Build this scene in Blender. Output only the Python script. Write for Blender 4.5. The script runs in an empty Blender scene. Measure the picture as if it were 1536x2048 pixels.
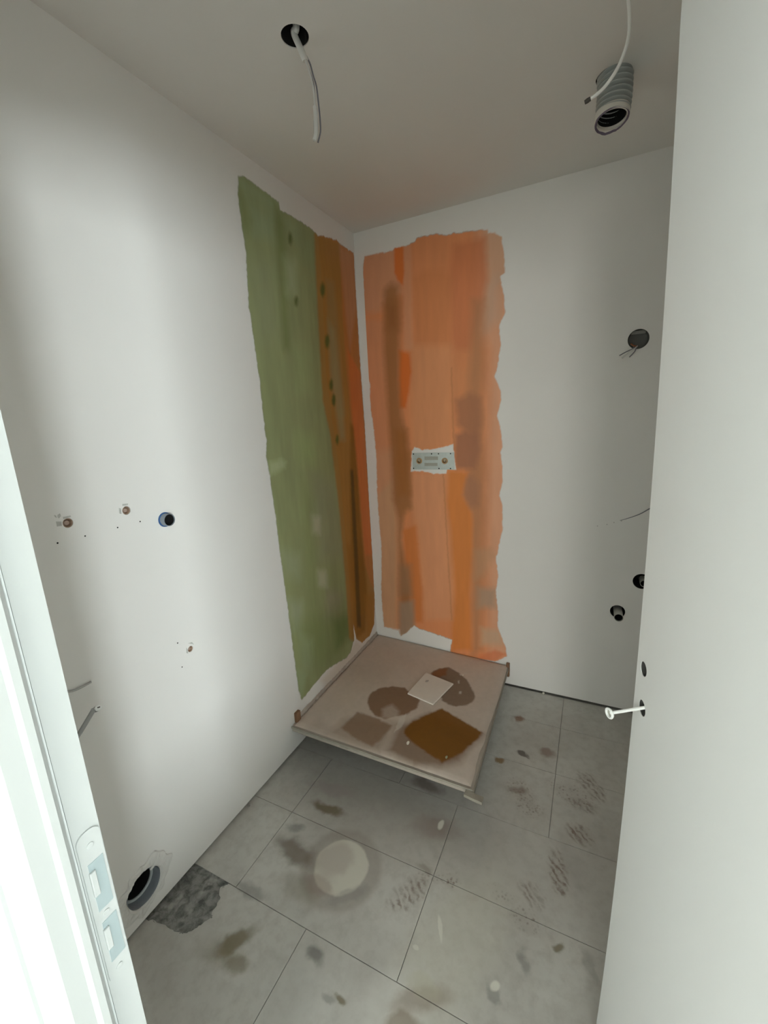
import bpy, bmesh, math, random
import numpy as np
from mathutils import Vector, Matrix

random.seed(7)
rng = np.random.default_rng(11)
S = bpy.context.scene
COL = S.collection

# ------------------------------------------------------------------ camera
CAM = np.array([1.2065941772646176, -2.2147579864442544, 1.5263087831776403])
ROT = np.array([[0.8977342393974066, 0.43765909009924886, -0.05027679650750695],
                [-0.049970337242687984, 0.21455449242357166, 0.9754328962961601],
                [-0.43769418640120383, 0.8731671607626806, -0.2144828863947592]])
FPX = 844.915
cd = bpy.data.cameras.new('camera')
cam = bpy.data.objects.new('camera', cd)
COL.objects.link(cam)
cd.sensor_fit = 'VERTICAL'
cd.sensor_height = 24.0
cd.lens = FPX * 24.0 / 2048.0
cd.clip_start = 0.02
mw = Matrix(((ROT[0][0], ROT[1][0], -ROT[2][0], CAM[0]),
             (ROT[0][1], ROT[1][1], -ROT[2][1], CAM[1]),
             (ROT[0][2], ROT[1][2], -ROT[2][2], CAM[2]),
             (0, 0, 0, 1)))
cam.matrix_world = mw
S.camera = cam

# ------------------------------------------------------------------ world, lights, exposure
w = bpy.data.worlds.new('world'); S.world = w
w.use_nodes = True
w.node_tree.nodes['Background'].inputs[0].default_value = (0.75, 0.87, 1.0, 1)
w.node_tree.nodes['Background'].inputs[1].default_value = 0.15
def area(name, loc, target, sx, sy, power, color):
    ld = bpy.data.lights.new(name, 'AREA'); ld.shape = 'RECTANGLE'
    ld.size = sx; ld.size_y = sy; ld.energy = power; ld.color = color
    o = bpy.data.objects.new(name, ld); COL.objects.link(o)
    o.location = loc
    d = Vector(target) - Vector(loc)
    o.rotation_euler = d.to_track_quat('-Z', 'Y').to_euler()
    return o
# daylight through the hall's side window behind the photographer, plus an added rear fill
area('daylight_and_fill', (6.15, -6.0, 1.58), (0, -6.0, 1.58), 2.9, 1.4, 850, (0.90, 0.985, 1.0))
area('daylight_and_fill', (2.75, -7.95, 1.50), (2.75, 0, 1.50), 2.7, 1.5, 215, (1.0, 0.985, 0.925))  # rear fill light, added to brighten the deep end of the room
S.view_settings.view_transform = 'Standard'
S.view_settings.look = 'None'
S.view_settings.gamma = 1.0
S.view_settings.use_curve_mapping = False
S.view_settings.exposure = 0.17
S.cycles.use_denoising = True
S.cycles.max_bounces = 10
S.cycles.diffuse_bounces = 8

# ------------------------------------------------------------------ helpers
H = 2.5
def ray(p):
    x = (p[0] - 768.0) / FPX; y = -(p[1] - 1024.0) / FPX
    return np.array([x, y, 1.0]) @ ROT
def hit(p, ax, val):
    d = ray(p); t = (val - CAM[ax]) / d[ax]
    return CAM + t * d
def hitp(p, origin, n):
    d = ray(p); n = np.array(n, float)
    return CAM + d * (np.dot(np.array(origin) - CAM, n) / np.dot(d, n))

def tag(o, label=None, cat=None, group=None, kind=None):
    if label: o['label'] = label
    if cat: o['category'] = cat
    if group: o['group'] = group
    if kind: o['kind'] = kind
    return o
def obj(name, bm, mat, parent=None, smooth=False):
    me = bpy.data.meshes.new(name)
    bmesh.ops.recalc_face_normals(bm, faces=bm.faces)
    bm.to_mesh(me); bm.free()
    if mat: me.materials.append(mat)
    if smooth:
        for p in me.polygons: p.use_smooth = True
        try: me.set_sharp_from_angle(angle=math.radians(40))
        except Exception: pass
    o = bpy.data.objects.new(name, me); COL.objects.link(o)
    if parent:
        o.parent = parent
        o.matrix_parent_inverse = Matrix.Translation(-parent.location)
    return o
def empty(name, loc, label, cat, group=None):
    o = bpy.data.objects.new(name, None); COL.objects.link(o)
    o.location = loc; o.empty_display_size = 0.05
    return tag(o, label, cat, group)
def box(bm, lo, hi, bevel=0):
    c = [(a + b) / 2 for a, b in zip(lo, hi)]; s = [b - a for a, b in zip(lo, hi)]
    r = bmesh.ops.create_cube(bm, size=1, matrix=Matrix.Translation(c) @ Matrix.Diagonal((*s, 1)))
    if bevel:
        es = list({e for v in r['verts'] for e in v.link_edges})
        bmesh.ops.bevel(bm, geom=es, offset=bevel, segments=2, affect='EDGES', profile=.5)
    return bm
def axis_m(loc, d):
    q = Vector(d).to_track_quat('Z', 'Y')
    return Matrix.Translation(loc) @ q.to_matrix().to_4x4()
def lathe(bm, prof, loc, d, seg=32, wob=None):
    """prof: (r, h) pairs along the axis d from loc"""
    M4 = axis_m(loc, d); rings = []
    for (r, h) in prof:
        if r < 1e-6:
            rings.append([bm.verts.new(M4 @ Vector((0, 0, h)))])
        else:
            rings.append([bm.verts.new(M4 @ Vector((r * (1 + (wob[i % len(wob)] if wob else 0)) * math.cos(2*math.pi*i/seg),
                          r * (1 + (wob[i % len(wob)] if wob else 0)) * math.sin(2*math.pi*i/seg), h))) for i in range(seg)])
    for a, b in zip(rings[:-1], rings[1:]):
        for i in range(seg):
            j = (i + 1) % seg
            if len(a) == 1 and len(b) == 1: continue
            if len(a) == 1: bm.faces.new((a[0], b[i], b[j]))
            elif len(b) == 1: bm.faces.new((a[i], a[j], b[0]))
            else: bm.faces.new((a[i], a[j], b[j], b[i]))
    return bm
def catmull(P, n=8):
    P = [np.array(p, float) for p in P]
    P = [2*P[0]-P[1]] + P + [2*P[-1]-P[-2]]
    out = []
    for i in range(1, len(P)-2):
        for k in range(n):
            t = k/n; a, b, c, d = P[i-1], P[i], P[i+1], P[i+2]
            out.append(.5*((2*b)+(-a+c)*t+(2*a-5*b+4*c-d)*t*t+(-a+3*b-3*c+d)*t**3))
    out.append(P[-2]); return out
def tube(bm, pts, r, seg=12, cap=True, flat=1.0):
    n = len(pts); rr = r if hasattr(r, '__len__') else [r]*n
    pts = [Vector(p) for p in pts]; prev = None; rings = []
    for i in range(n):
        t = (pts[min(i+1, n-1)] - pts[max(i-1, 0)]).normalized()
        if prev is None:
            u = t.orthogonal().normalized()
        else:
            u = (prev - t * prev.dot(t)).normalized()
        prev = u; v = t.cross(u)
        rings.append([bm.verts.new(pts[i] + u*rr[i]*math.cos(2*math.pi*k/seg) + v*rr[i]*flat*math.sin(2*math.pi*k/seg)) for k in range(seg)])
    for a, b in zip(rings[:-1], rings[1:]):
        for k in range(seg):
            j = (k+1) % seg; bm.faces.new((a[k], a[j], b[j], b[k]))
    if cap:
        bm.faces.new(rings[0][::-1]); bm.faces.new(rings[-1])
    return bm
def prism(bm, poly, z0, z1, ax=2):
    """extruded outline; poly in the two axes other than ax"""
    def P(a, b, c):
        return {2: (a, b, c), 0: (c, a, b), 1: (a, c, b)}[ax]
    lo = [bm.verts.new(P(a, b, z0)) for a, b in poly]; hi = [bm.verts.new(P(a, b, z1)) for a, b in poly]
    n = len(poly)
    bm.faces.new(lo); bm.faces.new(hi[::-1])
    for i in range(n):
        j = (i+1) % n; bm.faces.new((lo[i], hi[i], hi[j], lo[j]))
    return bm

# ------------------------------------------------------------------ materials
def srgb(r, g, b):
    f = lambda c: (c/255/12.92) if c/255 <= .04045 else ((c/255+.055)/1.055)**2.4
    return (f(r), f(g), f(b))
class NT:
    def __init__(s, name):
        s.m = bpy.data.materials.new(name); s.m.use_nodes = True
        s.t = s.m.node_tree; s.b = s.t.nodes['Principled BSDF']
    def n(s, typ, **kw):
        o = s.t.nodes.new(typ)
        for k, v in kw.items(): setattr(o, k, v)
        return o
    def l(s, a, b): s.t.links.new(a, b)
    def noise(s, scale, vec=None, detail=4, rough=.55, dist=0):
        o = s.n('ShaderNodeTexNoise'); o.inputs['Scale'].default_value = scale
        o.inputs['Detail'].default_value = detail; o.inputs['Roughness'].default_value = rough
        o.inputs['Distortion'].default_value = dist
        if vec is not None: s.l(vec, o.inputs['Vector'])
        return o.outputs['Fac']
    def rng(s, v, a, b, c=0., d=1., smooth=False):
        o = s.n('ShaderNodeMapRange')
        if smooth: o.interpolation_type = 'SMOOTHSTEP'
        for i, x in enumerate((a, b, c, d)): o.inputs[i+1].default_value = x
        s.l(v, o.inputs[0]); return o.outputs[0]
    def mix(s, f, a, b):
        o = s.n('ShaderNodeMix', data_type='RGBA')
        for k, v in ((0, f), (6, a), (7, b)):
            if hasattr(v, 'is_linked'): s.l(v, o.inputs[k])
            elif isinstance(v, tuple): o.inputs[k].default_value = (*v, 1)
            else: o.inputs[k].default_value = v
        return o.outputs[2]
    def math(s, op, a, b=None):
        o = s.n('ShaderNodeMath', operation=op)
        for i, v in enumerate((a, b)):
            if v is None: continue
            if hasattr(v, 'is_linked'): s.l(v, o.inputs[i])
            else: o.inputs[i].default_value = v
        return o.outputs[0]
    def bump(s, h, strength=.3, dist=.002):
        o = s.n('ShaderNodeBump'); o.inputs['Strength'].default_value = strength; o.inputs['Distance'].default_value = dist
        s.l(h, o.inputs['Height']); s.l(o.outputs[0], s.b.inputs['Normal'])
    def base(s, c):
        if hasattr(c, 'is_linked'): s.l(c, s.b.inputs['Base Color'])
        else: s.b.inputs['Base Color'].default_value = (*c, 1)
    def rough(s, r): s.b.inputs['Roughness'].default_value = r
    def pos(s): return s.n('ShaderNodeNewGeometry').outputs['Position']

def simple(name, col, rough=.6, metal=0, var=.08, scale=30, bump=0.0):
    m = NT(name); p = m.pos(); f = m.noise(scale, p)
    m.base(m.mix(f, tuple(c*(1-var) for c in col), tuple(min(1, c*(1+var)) for c in col)))
    m.rough(rough); m.b.inputs['Metallic'].default_value = metal
    if bump: m.bump(f, bump)
    return m.m
def plaster(name, col):
    m = NT(name); p = m.pos()
    big = m.noise(1.7, p, 3); fine = m.noise(160, p, 3)
    c1 = tuple(c*.975 for c in col)
    m.base(m.mix(m.rng(big, .35, .65), c1, col)); m.rough(.85)
    m.bump(fine, .12, .001)
    return m.m
M_wall = plaster('white_plaster', (.80, .79, .765))
M_ceil = plaster('ceiling_plaster', (.74, .73, .70))
M_hall = plaster('hall_plaster', (.80, .81, .80))
M_door = simple('door_lacquer', (.74, .755, .745), .45, var=.01, scale=3)
M_frame = simple('frame_lacquer', (.47, .495, .49), .32, var=.01, scale=4)
M_dark = simple('dark_void', (.006, .006, .006), .95)  # near-black stands in for the shade inside holes, bores and gaps
M_cavity = simple('cavity_shade', (.06, .06, .055), .95)  # dark tone paints in the shade inside the door holes
M_steel = simple('galvanised_steel', (.56, .62, .60), .42, .55, .12, 60)
M_strike = simple('strike_steel', (.50, .60, .63), .3, .6, .05, 20)
M_brass = simple('brass', (.62, .42, .22), .35, .8, .2, 80)
M_oldbrass = simple('dusty_brass', (.36, .25, .18), .6, .3, .3, 120)
M_sheath = simple('white_cable_sheath', (.80, .80, .77), .45, var=.06)
M_wireg = simple('grey_wire', (.20, .20, .23), .5)
M_wirew = simple('pale_wire', (.66, .66, .64), .5)
M_black = simple('black_tip', (.05, .045, .04), .6)
M_flex = simple('grey_duct', (.38, .41, .40), .5, var=.06)
M_rim = simple('duct_rim', (.66, .64, .58), .6)
M_blue = simple('blue_sleeve', (.03, .11, .30), .5)
M_pvc = simple('grey_pvc', (.22, .25, .28), .45, var=.05)
M_pvcl = simple('light_pvc', (.40, .44, .45), .45, var=.05)
M_pipel = simple('pale_pipe', (.46, .47, .44), .5)
M_filler = simple('rough_filler', (.70, .695, .67), .95, var=.08, scale=40, bump=.6)
M_slab = simple('grey_adhesive', (.30, .29, .27), .95)
M_tray = simple('tray_edge', (.42, .38, .33), .55, var=.12, scale=50)
M_trayu = simple('tray_underside', (.16, .15, .14), .9)
M_tape = simple('brown_tape', (.24, .13, .07), .6, var=.3, scale=90)
M_trim = simple('aged_flange', (.33, .31, .26), .8, var=.15, scale=60)
M_board = simple('board_face', (.74, .69, .63), .85, var=.06, scale=25)
M_chip = simple('plaster_chip', (.72, .69, .60), .9)
M_plastic = simple('white_plastic', (.90, .92, .90), .35)
M_paper = simple('grey_label', (.40, .40, .35), .8)

def rubble_mat():
    m = NT('mortar_rubble'); p = m.pos()
    n = m.noise(38, p, 6, .65, .4)
    n_b = m.noise(17, p, 3); c = m.mix(m.rng(n, .36, .6), (.10, .105, .10), (.28, .285, .27)); c = m.mix(m.rng(n_b, .55, .66), c, (.38, .38, .36))
    m.base(c); m.rough(.95); m.bump(n, .8, .004); return m.m
M_rubble = rubble_mat()

def attr_mat(name, base_col, rough):
    m = NT(name); a = m.n('ShaderNodeAttribute', attribute_name='paint')
    p = m.pos(); fine = m.noise(140, p, 3)
    big = m.noise(1.7, p, 3)
    white = m.mix(m.rng(big, .35, .65), tuple(c*.975 for c in base_col), base_col)
    c = m.mix(a.outputs['Alpha'], white, a.outputs['Color'])
    m.base(c); m.rough(rough); m.bump(fine, .12, .001)
    return m.m

# ------------------------------------------------------------------ dirty floor tiles
def floor_mat():
    m = NT('dusty_floor_tile'); p = m.pos()
    nv = m.n('ShaderNodeTexNoise'); nv.inputs['Scale'].default_value = 16; nv.inputs['Detail'].default_value = 5; m.l(p, nv.inputs['Vector'])
    sub = m.n('ShaderNodeVectorMath', operation='SUBTRACT'); m.l(nv.outputs['Color'], sub.inputs[0]); sub.inputs[1].default_value = (.5, .5, .5)
    sc = m.n('ShaderNodeVectorMath', operation='SCALE'); m.l(sub.outputs[0], sc.inputs[0]); sc.inputs['Scale'].default_value = .07
    add = m.n('ShaderNodeVectorMath', operation='ADD'); m.l(p, add.inputs[0]); m.l(sc.outputs[0], add.inputs[1])
    pd = add.outputs[0]
    sc2 = m.n('ShaderNodeVectorMath', operation='SCALE'); m.l(sub.outputs[0], sc2.inputs[0]); sc2.inputs['Scale'].default_value = .018
    add2 = m.n('ShaderNodeVectorMath', operation='ADD'); m.l(p, add2.inputs[0]); m.l(sc2.outputs[0], add2.inputs[1])
    pr = add2.outputs[0]
    def field(px, maj, ratio, vec):
        c = hit(px, 2, 0.0); e = hit((px[0]+maj[0], px[1]+maj[1]), 2, 0.0)
        dx, dy = e[0]-c[0], e[1]-c[1]; R = math.hypot(dx, dy)
        mp = m.n('ShaderNodeMapping', vector_type='TEXTURE'); m.l(vec, mp.inputs[0])
        mp.inputs[1].default_value = (c[0], c[1], 0); mp.inputs[2].default_value = (0, 0, math.atan2(dy, dx))
        mp.inputs[3].default_value = (R, R*ratio, 1000)
        ln = m.n('ShaderNodeVectorMath', operation='LENGTH'); m.l(mp.outputs[0], ln.inputs[0])
        return ln.outputs['Value']
    def blob(px, maj, ratio, soft, vec=pd):
        return m.rng(field(px, maj, ratio, vec), 1-soft, 1+soft, 1, 0, True)
    n1 = m.noise(3.2, p, 5, .6, .3); n2 = m.noise(28, p, 5, .6)
    n3 = m.noise(7, p, 4)
    rnd = m.n('ShaderNodeObjectInfo').outputs['Random']
    c = m.mix(m.rng(n1, .35, .65), (.47, .462, .43), (.58, .58, .545))
    c = m.mix(m.math('MULTIPLY', m.rng(n2, .45, .75), .35), c, (.27, .25, .225))
    c = m.mix(m.math('MULTIPLY', rnd, .16), c, (.64, .65, .63))
    # brownish film over the middle, paler smear near the viewer
    c = m.mix(m.math('MULTIPLY', blob((790, 1640), (190, 60), .5, .6), .33), c, (.25, .215, .185))
    c = m.mix(m.math('MULTIPLY', blob((1080, 1760), (190, 60), .8, .6), .2), c, (.27, .235, .205))
    c = m.mix(m.math('MULTIPLY', blob((905, 1900), (90, -150), .4, .5), .32), c, (.62, .61, .51))
    c = m.mix(m.math('MULTIPLY', blob((780, 2020), (60, -60), .7, .5), .4), c, (.70, .71, .68))
    c = m.mix(m.math('MULTIPLY', blob((600, 1990), (60, 60), 1, .5), .25), c, (.66, .67, .65))
    c = m.mix(m.math('MULTIPLY', blob((730, 1540), (210, 70), .45, .6), .55), c, (.17, .155, .14))  # darker patch under the tray's front edge
    # bucket ring
    f = field((682, 1733), (54, 6), 1.0, pr)
    c = m.mix(m.math('MULTIPLY', m.rng(field((682, 1735), (84, 6), 1.0, pr), .85, 1.05, 1, 0, True), .5), c, (.285, .25, .215))
    c = m.mix(m.math('MULTIPLY', m.rng(f, .92, 1.03, 1, 0, True), .85), c, (.66, .65, .57))
    c = m.mix(m.math('MULTIPLY', blob((668, 1722), (34, 4), 1.0, .35), .75), c, (.47, .43, .385))
    # soft stains: px centre, major end offset, ratio, soft, strength, colour
    br = (.15, .115, .085); oc = (.17, .14, .07); gr = (.14, .14, .13)
    for px, mj, ra, so, k, cc in [
        ((590, 1700), (34, 26), .42, .5, .75, br), ((655, 1618), (30, 12), .3, .5, .85, (.13, .10, .05)),
        ((590, 1655), (14, 4), .6, .5, .5, gr),
        ((470, 1884), (40, -26), .42, .5, .8, oc), ((470, 1930), (16, 12), .6, .5, .55, oc), ((440, 1905), (40, 10), .5, .6, .3, oc),
        ((635, 1770), (24, 18), .5, .4, .4, (.27, .19, .16)), ((698, 1790), (40, -14), .3, .4, .35, (.22, .22, .21)),
        ((628, 1912), (16, 12), .8, .5, .7, gr), ((680, 1996), (12, 3), .6, .5, .75, oc), ((655, 1998), (10, 8), .6, .5, .4, gr),
        ((840, 2000), (60, -8), .3, .5, .55, (.26, .20, .15)), ((805, 2044), (30, 2), .5, .4, .6, (.22, .16, .10)),
        ((845, 1975), (30, 20), .5, .4, .45, (.50, .49, .38)),
        ((1119, 1897), (12, 3), .8, .5, .75, oc), ((990, 1985), (12, 8), .7, .4, .4, gr), ((1046, 1918), (3, 30), .35, .5, .45, gr),
        ((1040, 1438), (9, 4), .8, .4, .8, (.24, .12, .06)), ((1046, 1507), (11, 5), .5, .4, .85, (.10, .08, .07)),
        ((1095, 1506), (16, 6), .8, .5, .7, (.22, .14, .10)), ((998, 1521), (9, 3), .9, .4, .85, (.24, .14, .04)),
        ((1036, 1580), (16, 4), .6, .5, .6, (.20, .14, .10)), ((855, 1570), (26, 12), .5, .5, .7, (.12, .09, .08)),
        ((872, 1655), (40, 6), .6, .6, .5, (.20, .14, .12)), ((665, 1577), (40, 10), .3, .5, .35, (.25, .19, .20)),
        ((848, 1738), (12, 8), .6, .5, .5, (.20, .16, .12)), ((600, 1780), (30, 22), .5, .6, .3, oc),
        ((1180, 1925), (14, 40), .3, .5, .3, (.2, .2, .19)), ((1140, 1720), (20, 60), .35, .5, .2, (.24, .22, .2)),
        ((500, 1780), (28, 14), .35, .5, .45, gr)]:
        c = m.mix(m.math('MULTIPLY', blob(px, mj, ra, so), k), c, cc)
    # boot prints: noise/ribs inside an outline
    wv = m.n('ShaderNodeTexWave', wave_type='BANDS', bands_direction='DIAGONAL'); m.l(pr, wv.inputs['Vector'])
    wv.inputs['Scale'].default_value = 22; wv.inputs['Distortion'].default_value = 5; wv.inputs['Detail'].default_value = 3; wv.inputs['Detail Scale'].default_value = 2
    ribs = m.rng(m.math('MULTIPLY', wv.outputs['Fac'], m.rng(m.noise(40, p, 3), .3, .65)), .05, .8)
    vo = m.n('ShaderNodeTexVoronoi'); m.l(p, vo.inputs['Vector']); vo.inputs['Scale'].default_value = 90
    dots = m.rng(m.math('MULTIPLY', m.rng(vo.outputs['Distance'], .15, .5, 1, 0), m.rng(m.noise(45, p, 3), .35, .65)), 0, .8)
    for px, mj, ra, k, tex in [
        ((1160, 1667), (26, 14), .85, .9, ribs), ((1118, 1740), (10, 44), .42, .9, ribs), ((1120, 1772), (16, 12), .9, .8, ribs),
        ((1062, 1790), (22, 24), .8, .7, ribs), ((1000, 1790), (26, 10), .6, .55, dots), ((1050, 1840), (30, 14), .7, .7, dots),
        ((1185, 1575), (22, 30), .5, .75, ribs), ((1145, 1590), (42, 24), .6, .75, dots), ((1060, 1612), (24, 22), .7, .75, dots),
        ((1035, 1575), (20, 20), .8, .6, dots), ((815, 1790), (34, -26), .5, .75, ribs), ((850, 1760), (30, -12), .5, .5, dots),
        ((899, 1762), (20, 4), .7, .8, dots), ((1165, 1610), (26, 12), .5, .6, ribs)]:
        mk = m.math('MULTIPLY', blob(px, mj, ra, .4), m.math('ADD', m.math('MULTIPLY', tex, .85), .15))
        c = m.mix(m.math('MULTIPLY', mk, k), c, (.20, .15, .12))
    # pale flecks
    for px, mj, ra, k in [((990, 1972), (8, -5), .7, .8), ((882, 1650), (4, -9), .5, .7), ((832, 1895), (6, 4), .7, .5), ((880, 1855), (3, 26), .2, .6)]:
        c = m.mix(m.math('MULTIPLY', blob(px, mj, ra, .3, pr), k), c, (.76, .76, .68))
    m.base(c)
    m.rough(.62); m.bump(n2, .25, .001)
    return m.m
M_floor = floor_mat()

# ------------------------------------------------------------------ room shell
def cut(o, cutters):
    """real holes: subtract cutter meshes from o"""
    for cb in cutters:
        me = bpy.data.meshes.new('c'); bmesh.ops.recalc_face_normals(cb, faces=cb.faces); cb.to_mesh(me); cb.free()
        co = bpy.data.objects.new('c', me); COL.objects.link(co)
        md = o.modifiers.new('b', 'BOOLEAN'); md.operation = 'DIFFERENCE'; md.object = co; md.solver = 'EXACT'
        dg = bpy.context.evaluated_depsgraph_get()
        nm = bpy.data.meshes.new_from_object(o.evaluated_get(dg))
        o.modifiers.clear(); old = o.data; nm.name = old.name; o.data = nm
        bpy.data.meshes.remove(old); bpy.data.objects.remove(co); bpy.data.meshes.remove(me)
def disc(loc, d, r, h0, h1, wob=None, seg=32):
    return lathe(bmesh.new(), [(0, h0), (r, h0), (r, h1), (0, h1)], loc, d, seg, wob)
def struct(name, bm, mat, parent=None):
    o = obj(name, bm, mat, parent); o['kind'] = 'structure'; return o
def cavity(parent, loc, d, r, depth, mat=None, name='cavity'):
    """blind cup lining a hole, its shade painted in as black, open towards +d"""
    return obj(name, lathe(bmesh.new(), [(r, 0), (r, -depth), (0, -depth)], loc, d, 28), mat or M_dark, parent, True)

GAP = .012
wall_left = struct('wall_left', box(bmesh.new(), (-.14, -2.05, GAP), (0, 0, H)), M_wall)
wall_back = struct('wall_back', box(bmesh.new(), (-.14, 0, GAP), (2.14, .14, H)), M_wall)
wall_right = struct('wall_right', box(bmesh.new(), (2.0, -2.05, GAP), (2.14, 0, H)), M_wall)
DX0, DX1 = .770, 1.49       # doorway
WF0, WF1 = -2.115, -2.05
bm = bmesh.new()
box(bm, (-1.3, WF0, 0), (DX0, WF1, H)); box(bm, (DX1, WF0, 0), (6.1, WF1, H)); box(bm, (DX0, WF0, 2.12), (DX1, WF1, H))
wall_front = struct('wall_front', bm, M_wall)
ceiling = struct('ceiling', box(bmesh.new(), (-.14, WF1, H), (2.14, .14, H+.14)), M_ceil)
# black backing that paints in the shade of the gap under the plaster
bm = bmesh.new(); box(bm, (-.16, -2.05, -.02), (-.03, .03, .0115)); box(bm, (-.16, .03, -.02), (2.16, .16, .0115))
gap_back = struct('gap_shade', bm, M_dark)
# hall behind the photographer, with a wide window
HX, HY = 6.0, -7.8
bm = bmesh.new(); box(bm, (-1.3, HY, -.1), (HX, WF1, -.0002)); hall_floor = struct('floor_hall', bm, simple('hall_floor', (.42, .40, .37), .6))
struct('ceiling_hall', box(bmesh.new(), (-1.4, HY-.1, H), (HX+.1, WF1, H+.1)), M_hall)
struct('wall_hall_left', box(bmesh.new(), (-1.4, HY-.1, 0), (-1.3, WF1, H)), M_hall)
def window_wall(name, wname, along, fixed, lo, hi, z0, z1, e0, e1):
    def B(bm, a0, a1, c0, c1, d0, d1):
        if along == 'y': box(bm, (fixed+d0, a0, c0), (fixed+d1, a1, c1))
        else: box(bm, (a0, fixed-d1, c0), (a1, fixed-d0, c1))
    bm = bmesh.new()
    B(bm, e0, lo, 0, H, 0, .1); B(bm, hi, e1, 0, H, 0, .1); B(bm, lo, hi, 0, z0, 0, .1); B(bm, lo, hi, z1, H, 0, .1)
    struct(name, bm, M_hall)
    bm = bmesh.new()
    for a_ in (lo, (lo+hi)/2-.03, hi-.06): B(bm, a_, a_+.06, z0, z1, .02, .08)
    for z in (z0, z1-.06): B(bm, lo, hi, z, z+.06, .02, .08)
    struct(wname, bm, M_frame)
struct('hall_blocker_tall', box(bmesh.new(), (1.62, -3.4, 0), (1.95, -2.77, H)), M_hall)  # added unseen block that keeps window light off the door jamb
struct('hall_blocker_low', box(bmesh.new(), (1.80, -2.77, 0), (1.95, WF0, .66)), M_hall)  # added low block out of view, dims the foot of the left wall
window_wall('wall_hall_right', 'window_1', 'y', HX, -7.47, -4.53, .86, 2.30, HY-.1, WF1)
window_wall('wall_hall_back', 'added_window', 'x', HY, 1.38, 4.12, .73, 2.27, -1.3, HX)  # rear window added to go with the fill light

# floor slab + tiles
floor = struct('floor', box(bmesh.new(), (-.14, WF1, -.1), (2.14, .14, -.004)), M_slab)
rub_px = [(406,1722),(430,1739),(456,1754),(463,1763),(452,1770),(440,1776),(441,1795),(434,1811),(424,1822),(421,1836),(402,1850),(390,1857),(374,1866),(353,1864),(340,1858),(324,1848),(308,1839),(297,1842)]
_r = [tuple(hit(p, 2, 0)[:2]) for p in rub_px]; rub = []
for i, p in enumerate(_r):
    rub.append(p)
    if 3 <= i < len(_r)-1:
        for t in (.33, .66):
            q_ = _r[i+1]; rub.append((p[0]*(1-t)+q_[0]*t+random.uniform(-.0035, .0035), p[1]*(1-t)+q_[1]*t+random.uniform(-.0035, .0035)))
rows = [(-.001, -.25, .53), (-.25, -.547, .53), (-.547, -.855, .53), (-.855, -1.150, .19), (-1.150, -1.4555, .19), (-1.4555, -1.90, .483), (-1.90, WF1, .19)]
G = .0011
for y1, y0, xo in rows:
    x = xo - .6*math.ceil((xo+.01)/.6)
    while x < 2.0:
        a, b = max(x, -.02) + G, min(x+.6, 2.0) - G
        if b - a > .02:
            bm = bmesh.new(); jz = random.uniform(-.0004, .0004)
            if y1 == -1.4555 and x < 0:
                ys = y1 - G
                r2 = [(max(px_, a), min(py_, ys)) for px_, py_ in rub]
                # right part of the tile, then round the break
                poly = [(b, ys), (r2[2][0]+.001, ys)] + r2[3:] + [(a, r2[-1][1]), (a, y0+G), (b, y0+G)]
                prism(bm, poly, -.0045, jz)
                rubble_poly = [(a, ys)] + [(r2[2][0], ys)] + r2[3:] + [(a, r2[-1][1])]
            else:
                box(bm, (a, y0+G, -.0045), (b, y1-G, jz))
            obj('tile', bm, M_floor, floor)
        x += .6

# ------------------------------------------------------------------ numpy painting
def vnoise(x, y, sx, sy, seed):
    r = np.random.default_rng(seed); g = r.random((64, 64))
    u = x*sx + 100; v = y*sy + 100
    i = np.floor(u).astype(int); j = np.floor(v).astype(int); fu = u-i; fv = v-j
    fu = fu*fu*(3-2*fu); fv = fv*fv*(3-2*fv)
    G_ = lambda a, b: g[a % 64, b % 64]
    return (G_(i, j)*(1-fu)+G_(i+1, j)*fu)*(1-fv)+(G_(i, j+1)*(1-fu)+G_(i+1, j+1)*fu)*fv
def fbm(x, y, sx, sy, seed, o=3):
    t = 0; a = 1; s = 0
    for k in range(o):
        t = t + a*vnoise(x, y, sx*2**k, sy*2**k, seed+k); s += a; a *= .5
    return t/s
def sdf(x, y, poly):
    """negative inside"""
    d = np.full(x.shape, 1e9); ins = np.zeros(x.shape, bool); n = len(poly)
    for k in range(n):
        ax_, ay = poly[k]; bx, by = poly[(k+1) % n]
        ex, ey = bx-ax_, by-ay; wx, wy = x-ax_, y-ay
        t = np.clip((wx*ex+wy*ey)/(ex*ex+ey*ey+1e-12), 0, 1)
        d = np.minimum(d, (wx-ex*t)**2+(wy-ey*t)**2)
        c = (ay > y) != (by > y)
        xi = ax_ + (y-ay)/(by-ay+1e-12)*ex
        ins ^= c & (x < xi)
    d = np.sqrt(d); return np.where(ins, -d, d)
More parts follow.
